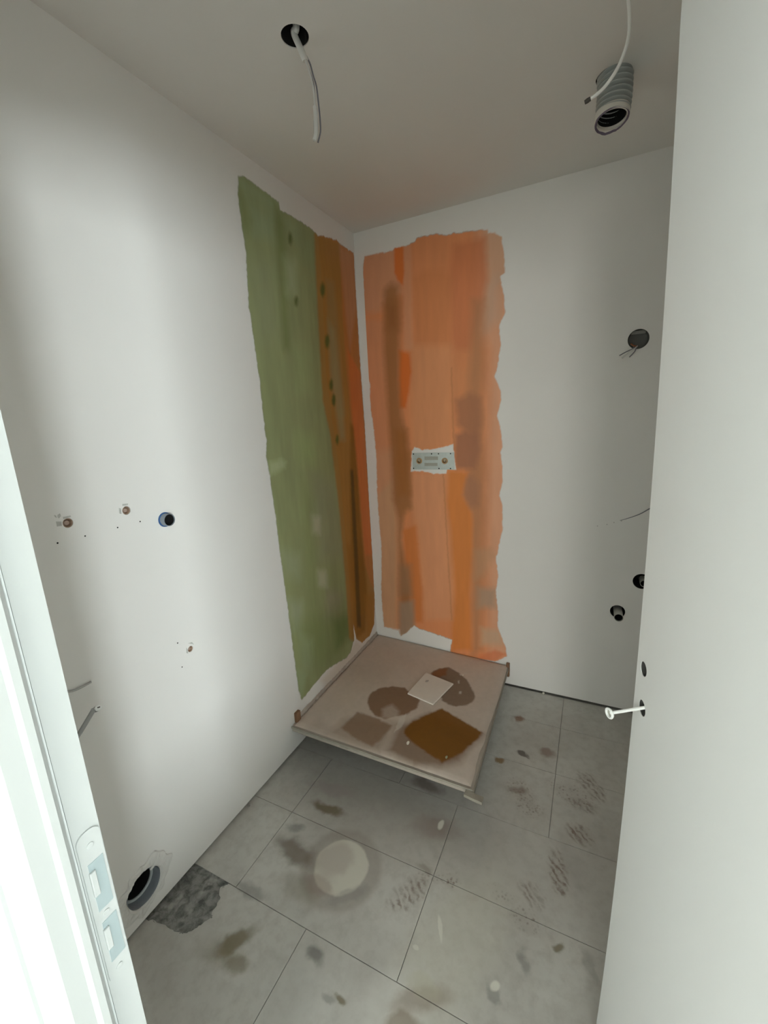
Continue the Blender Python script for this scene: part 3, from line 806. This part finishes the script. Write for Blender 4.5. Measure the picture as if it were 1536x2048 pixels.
# taped corner lugs
def lug(px_base, px_top, x0, wdt, name='taped_corner'):
    b = hit(px_base, 0, x0) if px_base[0] < 800 else hit(px_base, 1, -.012)
    t = hit(px_top, 0, x0) if px_base[0] < 800 else hit(px_top, 1, -.012)
    return b, t
b, t = lug((590, 1448), (597, 1420), .006, .02)
bm = bmesh.new(); box(bm, (.002, b[1]+.004, b[2]+.001), (.018, b[1]+.034, t[2]), .002)
for v in bm.verts:
    if v.co.z > (b[2]+t[2])/2: v.co.x -= .003; v.co.y += .004
obj('taped_corner', bm, M_tape, tray)
b, t = lug((1012, 1350), (1016, 1328), .0, .02)
bm = bmesh.new(); box(bm, (BRp[0]-.008, -.024, b[2]-.002), (BRp[0]+.010, -.004, t[2]+.006), .002)
obj('taped_corner', bm, M_tape, tray)

def on_tray(px, dz=0):
    h = hitp(px, np.array(TP(.5, .5))+np.array((0, 0, dz)), TN); return h
# square board offcut lying on the tray
bd = [on_tray(p, .014) for p in ((852, 1345), (907, 1367), (866, 1408), (815, 1386))]
ctr = sum(bd)/4
board = empty('board_offcut', (ctr[0], ctr[1], ctr[2]-.012), 'small square pale board offcut lying on the tray between the brown marks', 'board')
bm = bmesh.new(); rng_ = []
N3 = TN if TN[2] > 0 else -TN
top = [bm.verts.new(p) for p in bd]; bot = [bm.verts.new(p-N3*.0075) for p in bd]
bm.faces.new(top); bm.faces.new(bot[::-1])
for i in range(4): bm.faces.new((top[i], bot[i], bot[(i+1) % 4], top[(i+1) % 4]))
bmesh.ops.bevel(bm, geom=bm.edges[:], offset=.0008, segments=1, affect='EDGES')
obj('board', bm, M_board, board)
sm = []
cc_ = on_tray((854, 1362), .0149); 
bm = bmesh.new(); vs = []
for k in range(14):
    a = 2*math.pi*k/14; r = .009*(1+.35*math.sin(2*a+1)); vs.append(bm.verts.new((cc_[0]+r*.7*math.cos(a), cc_[1]+r*1.5*math.sin(a), cc_[2]+.0002)))
bm.faces.new(vs); g_ = bmesh.ops.extrude_face_region(bm, geom=bm.faces[:]); 
for v in [e for e in g_['geom'] if isinstance(e, bmesh.types.BMVert)]: v.co.z -= .0006
obj('smudge', bm, simple('grey_smudge', (.45, .41, .39), .9), board)
def chip(px, r, label, dz=.006, sq=.6, mat=M_chip, tall=.45):
    P = on_tray(px, dz)
    bm = bmesh.new(); bmesh.ops.create_icosphere(bm, subdivisions=2, radius=r)
    for v in bm.verts:
        k = 1+random.uniform(-.18, .18); v.co = Vector((v.co.x*k*sq, v.co.y*k, v.co.z*k*tall))
    o = obj('plaster_chip', bm, mat); o.location = (P[0], P[1], P[2]-dz+.004+r*tall*.6)
    tag(o, label, 'plaster chip'); return o
chip((816, 1486), .0105, 'bright white plaster crumb on the brown wet mark nearest the tray front')
chip((893, 1514), .008, 'small greenish white crumb at the lower tip of the dark ochre diamond', mat=simple('pale_green_chip', (.36, .37, .24), .8), tall=.3)
chip((926, 1350), .008, 'thin white sliver on the tray right of the board offcut', sq=.4, tall=.25)

# ------------------------------------------------------------------ mixer plate on the orange wall
pl = [hit(p, 1, -.004) for p in ((826, 905), (908, 906), (909, 938), (824, 940))]
x0, x1 = (pl[0][0]+pl[3][0])/2, (pl[1][0]+pl[2][0])/2; z1_, z0_ = (pl[0][2]+pl[1][2])/2, (pl[2][2]+pl[3][2])/2
vp = empty('valve_plate', ((x0+x1)/2, 0, (z0_+z1_)/2), 'galvanised steel shower valve mounting plate in the orange painted wall', 'mounting plate')
bm = bmesh.new(); box(bm, (x0, -.005, z0_), (x1, -.0005, z1_), .001)
plate = obj('plate', bm, M_steel, vp)
dotz = [hit(p, 1, -.005) for p in ((827,908),(863,905),(877,907),(901,907),(827,937),(878,937),(901,937))]
for d in dotz:
    obj('screw_hole', lathe(bmesh.new(), [(0, 0), (.0036, 0), (.0036, .0004), (0, .0004)], (min(max(d[0], x0+.006), x1-.006), -.0051, min(max(d[2], z0_+.006), z1_-.006)), (0, -1, 0), 12), M_dark, vp)
for px in ((838, 922), (889, 922)):
    P = hit(px, 1, -.012)
    f = obj('brass_socket', lathe(bmesh.new(), [(0, 0), (.0165, 0), (.0165, .006), (.0135, .009), (.0115, .009), (.0095, .004), (.0085, -.004), (0, -.004)], (P[0], -.005, P[2]), (0, -1, 0), 28), M_brass, vp, True)
    obj('bore', lathe(bmesh.new(), [(.006, .0), (.006, .0022), (0, .0022)], (P[0], -.002-.001, P[2]), (0, -1, 0), 16), M_oldbrass, f, True)
    obj('plug_glint', lathe(bmesh.new(), [(.005, 0), (.0045, .003), (0, .0035)], (P[0]+.0, -.0085, P[2]+.001), (0, -1, 0), 14), simple('brass_glint', (.80, .62, .38), .2, .9), f, True)  # glint on the plug, put in as a brighter brass colour
for pa, pb in (((849, 913), (876, 920)), ((849, 926), (875, 932))):
    A_, B_ = hit(pa, 1, -.006), hit(pb, 1, -.006)
    obj('slot_label', box(bmesh.new(), (A_[0], -.0062, B_[2]), (B_[0], -.0048, A_[2])), M_paper, vp)

# ------------------------------------------------------------------ ceiling: spot hole with cable, duct, cable
HC_ = hit((590, 73), 2, H); HR = .036
D_ = hit((1228, 150), 2, H)
cut(ceiling, [disc((HC_[0], HC_[1], H), (0, 0, -1), HR, -.12, .05), disc((D_[0], D_[1]+.004, H), (0, 0, -1), .0492, -.12, .05)])
ch = cavity(ceiling, (HC_[0], HC_[1], H+.002), (0, 0, -1), HR-.0008, .115)
cavity(ceiling, (D_[0], D_[1]+.004, H+.002), (0, 0, -1), .0488, .115)
def vplane(px, P0):     # point on the vertical plane through P0 that faces the camera
    n = np.array([P0[0]-CAM[0], P0[1]-CAM[1], 0]); return hitp(px, P0, n)
P0 = np.array(HC_)
pc = [P0 + np.array((-.002, .012, .10)), P0 + np.array((-.002, .012, .03))] + [vplane(p, P0+np.array((0, .02, 0))) for p in ((588, 66), (600, 95), (611, 122))]
ec = empty('hanging_cable', (P0[0], P0[1], H), 'stripped electric cable hanging from the round black hole in the ceiling', 'cable')
obj('sheath', tube(bmesh.new(), catmull(pc, 6), .0088, 14, flat=.75), M_sheath, ec, True)
Q = P0+np.array((0, .02, 0))
w1 = [vplane(p, Q) for p in ((606, 110), (613, 126), (621, 148), (627, 168), (629, 200), (629, 240), (629, 268), (628, 282))]
w2 = [vplane(p, Q)+np.array((.002, .004, 0)) for p in ((609, 110), (617, 126), (623, 148), (630, 172), (634, 205), (637, 235), (638, 262), (633, 284))]
w3 = [vplane(p, Q)+np.array((.0, -.005, 0)) for p in ((608, 110), (615, 128), (622, 150), (629, 180), (632, 215), (634, 245), (634, 270), (631, 283))]
obj('grey_wire', tube(bmesh.new(), catmull(w1, 6), .0022, 8), M_wireg, ec, True)
obj('grey_wire', tube(bmesh.new(), catmull(w2, 6), .0021, 8), M_wireg, ec, True)
obj('pale_wire', tube(bmesh.new(), catmull(w3, 6), .0026, 8), M_wirew, ec, True)
obj('wire_sleeve', tube(bmesh.new(), catmull(w3[4:], 4), .0058, 10, flat=.8), M_wirew, ec, True)
# corrugated duct
dz_end = hitp((1224, 232), (D_[0], D_[1], 0), (0, 1, 0))[2]
duct = empty('ventilation_duct', (D_[0], D_[1], H), 'grey ribbed flexible ventilation duct hanging from the ceiling', 'duct')
n = 160; pts = []; rad = []
top = np.array((D_[0], D_[1]+.004, H+.03)); bot_ = np.array((hitp((1224, 232), (D_[0], D_[1], 0), (0, 1, 0))[0], D_[1]-.0, dz_end))
nr = 10
for i in range(n+1):
    t = i/n; P = top*(1-t)+bot_*t + np.array((.004*math.sin(t*3), 0, 0)); pts.append(P)
    rad.append(.0440 + .0052*math.sin(2*math.pi*t*nr))
obj('ribbed_hose', tube(bmesh.new(), pts, rad, 32, cap=False), M_flex, duct, True)
dv = (bot_-top)/np.linalg.norm(bot_-top)
dvt = dv + np.array((.0, -.08, 0)); dvt /= np.linalg.norm(dvt)
obj('end_collar', lathe(bmesh.new(), [(.0455, -.012), (.0485, -.010), (.0490, .004), (.0470, .009), (.0405, .009), (.0395, .004), (.0395, -.012)], bot_, dvt, 36), M_rim, duct, True)
obj('inner_liner', lathe(bmesh.new(), [(.0388, .003), (.0380, -.01), (.0380, -.09), (0, -.09)], bot_, dvt, 32), M_dark, duct, True)  # black cup paints in the shade inside the hose
bm = lathe(bmesh.new(), [(.0460, .006), (.0475, .011), (.0450, .0135), (.0415, .010)], bot_, dvt, 36)
for v in bm.verts:
    k = .5+.5*math.cos(math.atan2(v.co.y-bot_[1], v.co.x-bot_[0])-2.2)
    v.co.z += random.uniform(-.002, .002)*k - .007*k + .004*(1-k)
obj('torn_edge', bm, simple('dark_torn_edge', (.16, .13, .18), .8), duct, True)
# white curved cable with a dark tip, hanging from the ceiling just above the picture
Cq = hit((1250, -70), 2, H); Qc = np.array((Cq[0], Cq[1], H))
cp = [vplane(p, Qc) for p in ((1247, -90), (1252, -40), (1257, 0), (1259, 40), (1257, 75), (1247, 110), (1232, 142), (1211, 172), (1192, 190), (1180, 198))]
cp[0][2] = min(cp[0][2], H+.02)
wc = empty('white_cable', tuple(cp[0]), 'single curved white cable with dark cut end, in front of the duct', 'cable')
obj('sheath', tube(bmesh.new(), catmull(cp, 6), .0041, 12), M_sheath, wc, True)
d_ = cp[-1]-cp[-2]; d_ /= np.linalg.norm(d_)
obj('dark_tip', tube(bmesh.new(), [cp[-1]-d_*.001, cp[-1]+d_*.006, cp[-1]+d_*.012], [.0046, .0052, .0044], 10), M_black, wc, True)
cut(ceiling, [disc((cp[0][0], cp[0][1], H), (0, 0, -1), .012, -.05, .02, seg=20)])

# ------------------------------------------------------------------ left wall services
bl = hit((330, 1039), 0, 0); dr = hit((288, 1775), 0, 0)
b1 = hit((136, 1046), 0, 0); b2 = hit((253, 1021), 0, 0); b3 = hit((381, 1298), 0, 0)
dots = [hit(p, 0, 0) for p in ((115, 1086), (170, 1072), (235, 1055), (280, 1043), (355, 1286), (364, 1334))]
wobd = [0, .01, .02, .01, -.01, .0, .015, .01, -.01, .0, .01, .02, .01, 0, -.01, .01, .02, .03, .0, -.01, 0, .01, .02, .01, 0, .01, .0, -.01, .01, .02, .01, .0]
cutters = [disc((0, bl[1], bl[2]), (1, 0, 0), .0235, -.10, .02), disc((0, dr[1], dr[2]), (1, 0, 0), .0575, -.125, .02, wobd)]
for b in (b1, b2): cutters.append(disc((0, b[1], b[2]), (1, 0, 0), .0125, -.03, .02, seg=20))
cutters.append(disc((0, b3[1], b3[2]), (1, 0, 0), .0105, -.03, .02, seg=20))
cut(wall_left, cutters)
for d in dots:
    obj('screw_hole', lathe(bmesh.new(), [(0, 0), (.0019, 0), (.0022, .0006), (.0012, .0002)], (.0001, d[1], d[2]), (1, 0, 0), 10), M_dark, wall_left)
bp = empty('blue_pipe_stub', (0, bl[1], bl[2]), 'short blue and grey open pipe sticking out of the left wall', 'pipe')
be = np.array((.017, bl[1], bl[2]))
obj('blue_sleeve', lathe(bmesh.new(), [(.0225, -.05), (.0228, .0035), (.0205, .0042), (.0200, -.05)], (0, bl[1], bl[2]), (1, 0, 0), 30), M_blue, bp, True)
obj('pipe', lathe(bmesh.new(), [(.0198, -.06), (.0198, .021), (.0188, .0225), (.0178, .0215), (.0178, -.03)], (0, bl[1], bl[2]), (1, 0, 0), 30), M_pvc, bp, True)
obj('bore', lathe(bmesh.new(), [(.0177, .018), (.0175, -.05), (0, -.05)], (0, bl[1], bl[2]), (1, 0, 0), 26), M_dark, bp, True)
def fitting(P, r, label, mat=M_oldbrass):
    f = empty('wall_fitting', (0, P[1], P[2]), label, 'pipe fitting')
    obj('threaded_socket', lathe(bmesh.new(), [(r, -.02), (r, -.002), (r*.82, -.0015), (r*.70, -.005), (r*.66, -.016), (0, -.016)], (0, P[1], P[2]), (1, 0, 0), 22), mat, f, True)
    obj('plug', lathe(bmesh.new(), [(r*.64, -.014), (r*.5, -.006), (0, -.005)], (0, P[1], P[2]), (1, 0, 0), 16), simple('dusty_plug', (.46, .34, .28), .5, .3), f, True)
    return f
fitting(b1, .0122, 'brass pipe socket with chipped plaster around it, left of the pair by the door frame')
fitting(b2, .0115, 'brass pipe socket with a bright speck, between its twin and the blue pipe')
fitting(b3, .0102, 'small dusty pipe socket low on the left wall, alone below the blue pipe')
# bare chipped spots beside the fittings (thin grey scars)
def scar(px, name='plaster_scar', k=.0006):
    P = [hit(p, 0, k) for p in px]
    bm = bmesh.new(); prism(bm, [(p[1], p[2]) for p in P], .0001, k, 0)
    obj(name, bm, M_scar, wall_left)
M_scar = simple('grey_scar', (.50, .50, .47), .9, var=.3, scale=120)
for px in ([(126,1034),(141,1031),(142,1034),(127,1038)], [(115,1030),(120,1027),(122,1032),(118,1037),(115,1034)], [(112,1043),(123,1043),(124,1052),(114,1053)], [(108,1030),(112,1031),(114,1036),(110,1034)],
           [(245,1008),(256,1007),(256,1010),(245,1012)], [(238,1016),(242,1017),(243,1028),(239,1027)], [(376,1287),(384,1284),(388,1289),(384,1288)], [(373,1295),(376,1300),(376,1307),(373,1306)]):
    scar(px)
# grey drain socket, deep in the wall, in a ragged ring of filler
dp = empty('drain_pipe', (0, dr[1], dr[2]), 'large open grey drain pipe low in the left wall beside the door frame', 'pipe')
dl = (0, dr[1], dr[2])
obj('socket', lathe(bmesh.new(), [(.056, -.06), (.0565, -.001), (.0545, .002), (.0525, -.001), (.0515, -.030), (.0445, -.034), (.0440, -.06)], dl, (1, 0, 0), 44), M_pvc, dp, True)
obj('seal_ring', lathe(bmesh.new(), [(.0515, -.030), (.0475, -.027), (.0435, -.030), (.0435, -.038), (.0515, -.038)], dl, (1, 0, 0), 44), M_pvcl, dp, True)
obj('bore', lathe(bmesh.new(), [(.0434, -.034), (.0425, -.115), (0, -.115)], dl, (1, 0, 0), 40), M_dark, dp, True)
# filler
def ringmesh(inner, outer, x_in, x_out, jitter, n=72):
    bm = bmesh.new(); rings = []
    for f, x in ((0, x_in), (.12, x_in+.005), (.4, x_in+.0045), (.6, x_in+.0050), (.94, x_out+.0035), (1, x_out)):
        r_ = []
        for i in range(n):
            a = 2*math.pi*i/n; ri, ro = inner(a), outer(a); r = ri*(1-f)+ro*f
            r_.append(bm.verts.new((x+(random.uniform(-jitter, jitter)*1.6 if 0 < f < 1 else 0), dr[1]+r*math.cos(a), max(dr[2]+r*math.sin(a), .0125))))
        rings.append(r_)
    for a, b in zip(rings[:-1], rings[1:]):
        for i in range(n):
            j = (i+1) % n
            try: bm.faces.new((a[i], a[j], b[j], b[i]))
            except Exception: pass
    return bm
outer = lambda a: .088+.012*math.sin(a*2+.6)+.006*math.sin(a*7+1)+.004*math.sin(a*13)
obj('filler_ring', ringmesh(lambda a: .0560+.0012*math.sin(5*a), outer, .0012, .0002, .0008), M_filler, dp)
# plastic tab where the filler hangs over the rim
T = hit((303, 1738), 0, .002)
bm = bmesh.new(); bmesh.ops.create_icosphere(bm, subdivisions=2, radius=.014)
for v in bm.verts:
    v.co = Vector((v.co.x*.22, v.co.y*1.3*(1+random.uniform(-.15, .15)), v.co.z*.62*(1+random.uniform(-.15, .15))))
    v.co = v.co*.55 + Vector((.003, T[1]+.004, T[2]+.003))
obj('filler_lump', bm, M_filler, dp)
# broken skirting of plaster between the pipe and the floor
bm = bmesh.new()
A_ = hit((264, 1868), 0, .002); 
# grey conduit with white cut end
cA = hit((96, 1560), 0, -.01); cEnd = hit((197, 1415), 0, .11)
cs = empty('cable_stub', (0, cA[1], cA[2]), 'grey cable rising from behind the door frame with white two-core cut end', 'cable')
mid1 = hit((135, 1510), 0, .035); mid2 = hit((165, 1462), 0, .075)
mid1 = hit((132, 1508), 0, .035); mid2 = hit((160, 1465), 0, .07); e1 = hit((184, 1425), 0, .10)
obj('sheath', tube(bmesh.new(), catmull([cA, mid1, mid2, e1, hit((187, 1419), 0, .104)], 8), .0056, 14), simple('grey_sheath', (.36, .37, .37), .5), cs, True)
vd = np.array(CAM)-cEnd; vd /= np.linalg.norm(vd); ax_ = (cEnd - hit((184, 1424), 0, .10)); ax_ /= np.linalg.norm(ax_); ax_ = ax_*.5+vd*.9; ax_ /= np.linalg.norm(ax_)
p_ = cEnd - ax_*.012
obj('collar', lathe(bmesh.new(), [(.0070, -.006), (.0074, .0), (.0066, .006)], p_, ax_, 18), simple('grey_collar', (.20, .19, .19), .6), cs, True)
obj('cut_end', lathe(bmesh.new(), [(.0055, -.002), (.0072, .002), (.0072, .0075), (.0060, .009), (0, .009)], p_+ax_*.004, ax_, 20), M_plastic, cs, True)
sx = np.cross(ax_, (0, 0, 1)); sx /= np.linalg.norm(sx)
for k in (-1, 1):
    obj('core', lathe(bmesh.new(), [(.0016, 0), (.0016, .0008), (0, .0008)], p_+ax_*.0132+sx*.0016*k+np.array((0, 0, .0004*k)), ax_, 10), M_black, cs)
# grey tube on the wall above it, standing in for the cable's shadow
g = [hit(p, 0, k) for p, k in (((132, 1384), .0), ((150, 1380), .006), ((166, 1373), .007), ((182, 1364), .006))]
sc3 = empty('cable_shadow', tuple(g[0]), 'faint grey strand standing in for the cable shadow on the left wall', 'wire')
obj('wire', tube(bmesh.new(), catmull(g, 6), [.0030]*len(catmull(g, 6)), 10), simple('shadow_grey', (.45, .45, .44), .7), sc3, True)

# ------------------------------------------------------------------ back wall services
q1 = hit((1277, 678), 1, 0); q2 = hit((1283.5, 1163), 1, 0); q3 = hit((1235, 1223), 1, 0)
cut(wall_back, [disc((q1[0], 0, q1[2]), (0, -1, 0), .0405, -.12, .02), disc((q2[0], 0, q2[2]), (0, -1, 0), .0375, -.12, .02), disc((q3[0], 0, q3[2]), (0, -1, 0), .0330, -.12, .02)])
cavity(wall_back, (q2[0], .001, q2[2]), (0, -1, 0), .037, .115)
cavity(wall_back, (q3[0], .001, q3[2]), (0, -1, 0), .0325, .115)
bx = empty('junction_box', (q1[0], 0, q1[2]), 'round grey junction box hole with loose wires high on the far wall', 'junction box')
obj('box_liner', lathe(bmesh.new(), [(.0400, 0), (.0395, -.022), (.036, -.030), (0, -.030)], (q1[0], .0005, q1[2]), (0, -1, 0), 32), simple('grey_box', (.13, .13, .12), .8), bx, True)
obj('knockout', box(bmesh.new(), (q1[0]-.028, .012, q1[2]+.022), (q1[0]+.026, .016, q1[2]+.036), .001), simple('grey_box_light', (.25, .25, .23), .8), bx)
for k, pp in enumerate(([(1268, 690), (1266, 697), (1256, 702), (1248, 706), (1239, 711)], [(1272, 692), (1271, 700), (1266, 707), (1259, 714)], [(1275, 692), (1268, 698), (1258, 704), (1244, 716)])):
    P = [hit(p, 1, -.004-.008*i) if i else hit(p, 1, .012) for i, p in enumerate(pp)]
    obj('wire', tube(bmesh.new(), catmull(P, 5), .0022 if k < 2 else .003, 8), (M_wireg, M_wireg, M_wirew)[k], bx, True)
obj('copper_end', tube(bmesh.new(), [hit((1262, 688), 1, .01), hit((1268, 692), 1, .0), hit((1272, 692), 1, -.004)], .003, 8), simple('copper', (.35, .12, .05), .5), bx, True)
def stub(P, r, L, label, tilt=(0, 0, 0)):
    s = empty('waste_pipe_stub', (P[0], 0, P[2]), label, 'pipe')
    d = np.array((tilt[0], -1, tilt[2])); d = d/np.linalg.norm(d)
    base = (P[0], .06, P[2]-.06*0)
    obj('pipe', lathe(bmesh.new(), [(r, 0), (r, L+.06), (r*.94, L+.0605), (r*.88, L+.059), (r*.87, L+.02)], base, d, 28), M_pipel, s, True)
    obj('bore', lathe(bmesh.new(), [(r*.855, L+.055), (r*.84, L-.03), (0, L-.03)], base, d, 24), M_dark, s, True)
    return s
stub((q3[0]+.003, 0, q3[2]-.006), .0195, .058, 'pale pipe stub poking out of the lower black round hole on the far wall')
stub((q2[0]+.01, 0, q2[2]-.008), .017, .006, 'pale pipe inside a black round hole half hidden by the door edge')
# thin dark wire lying out from behind the door
P = [hit(p, 1, k) for p, k in (((1330, 1003), -.012), ((1300, 1017), -.012), ((1280, 1028), -.010), ((1258, 1036), -.006), ((1240, 1041), -.003))]
tw = empty('thin_wire', tuple(P[0]), 'thin dark wire on the far wall reaching out from behind the door', 'wire')
obj('wire', tube(bmesh.new(), catmull(P, 6), list(np.linspace(.0032, .0010, len(catmull(P, 6)))), 8), M_wireg, tw, True)
for p in ((1195, 1052), (1214, 1049), (1228, 1045), (1243, 1042)):
    h = hit(p, 1, -.0001); obj('pencil_mark', lathe(bmesh.new(), [(0, 0), (.0028, 0), (.0022, .0004), (0, .0004)], (h[0], 0.0, h[2]), (0, -1, 0), 8), M_scar, wall_back)
# curl of paper at the foot of the far wall
# ------------------------------------------------------------------ rubble in the broken tile
pa = np.array(rubble_poly); ax0, ay0 = pa.min(0); ax1, ay1 = pa.max(0)
nx, ny = 64, 64; X, Y = np.meshgrid(np.linspace(ax0-.004, ax1+.004, nx), np.linspace(ay0-.004, ay1+.003, ny), indexing='ij')
sd = sdf(X, Y, rubble_poly)
Z = -.0040 + .0075*np.clip(fbm(X, Y, 38, 38, 91)-.40, 0, 1)*2 + .003*fbm(X, Y, 110, 110, 95) - .002
Z = np.clip(Z, -.0038, .003); Z = np.where(Y > -1.462, np.minimum(Z, -.001), Z)
idx = np.arange(nx*ny).reshape(nx, ny)
q = np.stack([idx[:-1, :-1], idx[1:, :-1], idx[1:, 1:], idx[:-1, 1:]], -1).reshape(-1, 4)
keep = sd.reshape(-1)[q].min(1) < .001
me = bpy.data.meshes.new('mortar_rubble'); me.from_pydata(np.stack([X, Y, Z], -1).reshape(-1, 3).tolist(), [], q[keep].tolist()); me.materials.append(M_rubble)
for p in me.polygons: p.use_smooth = True
ro = bpy.data.objects.new('mortar_rubble', me); COL.objects.link(ro); ro.parent = floor; ro['kind'] = 'stuff'
ro['label'] = 'exposed grey mortar where the tile corner is broken away'
# loose crumbs on the floor by the wall
for px, r, lb in (((494, 1608), .006, 'small dark crumb stuck to the foot of the left wall'), ((1087, 1384), .006, 'pale curled fleck at the foot of the far wall')):
    h = hit(px, 2, .006); bm = bmesh.new(); bmesh.ops.create_icosphere(bm, subdivisions=2, radius=r)
    for v in bm.verts: v.co *= 1+random.uniform(-.25, .25); v.co.z *= 1.0
    o = obj('debris_crumb', bm, M_slab if px[0] < 800 else M_chip); o.location = (max(h[0], .007), min(h[1], -.007), .0055); tag(o, lb, 'debris')
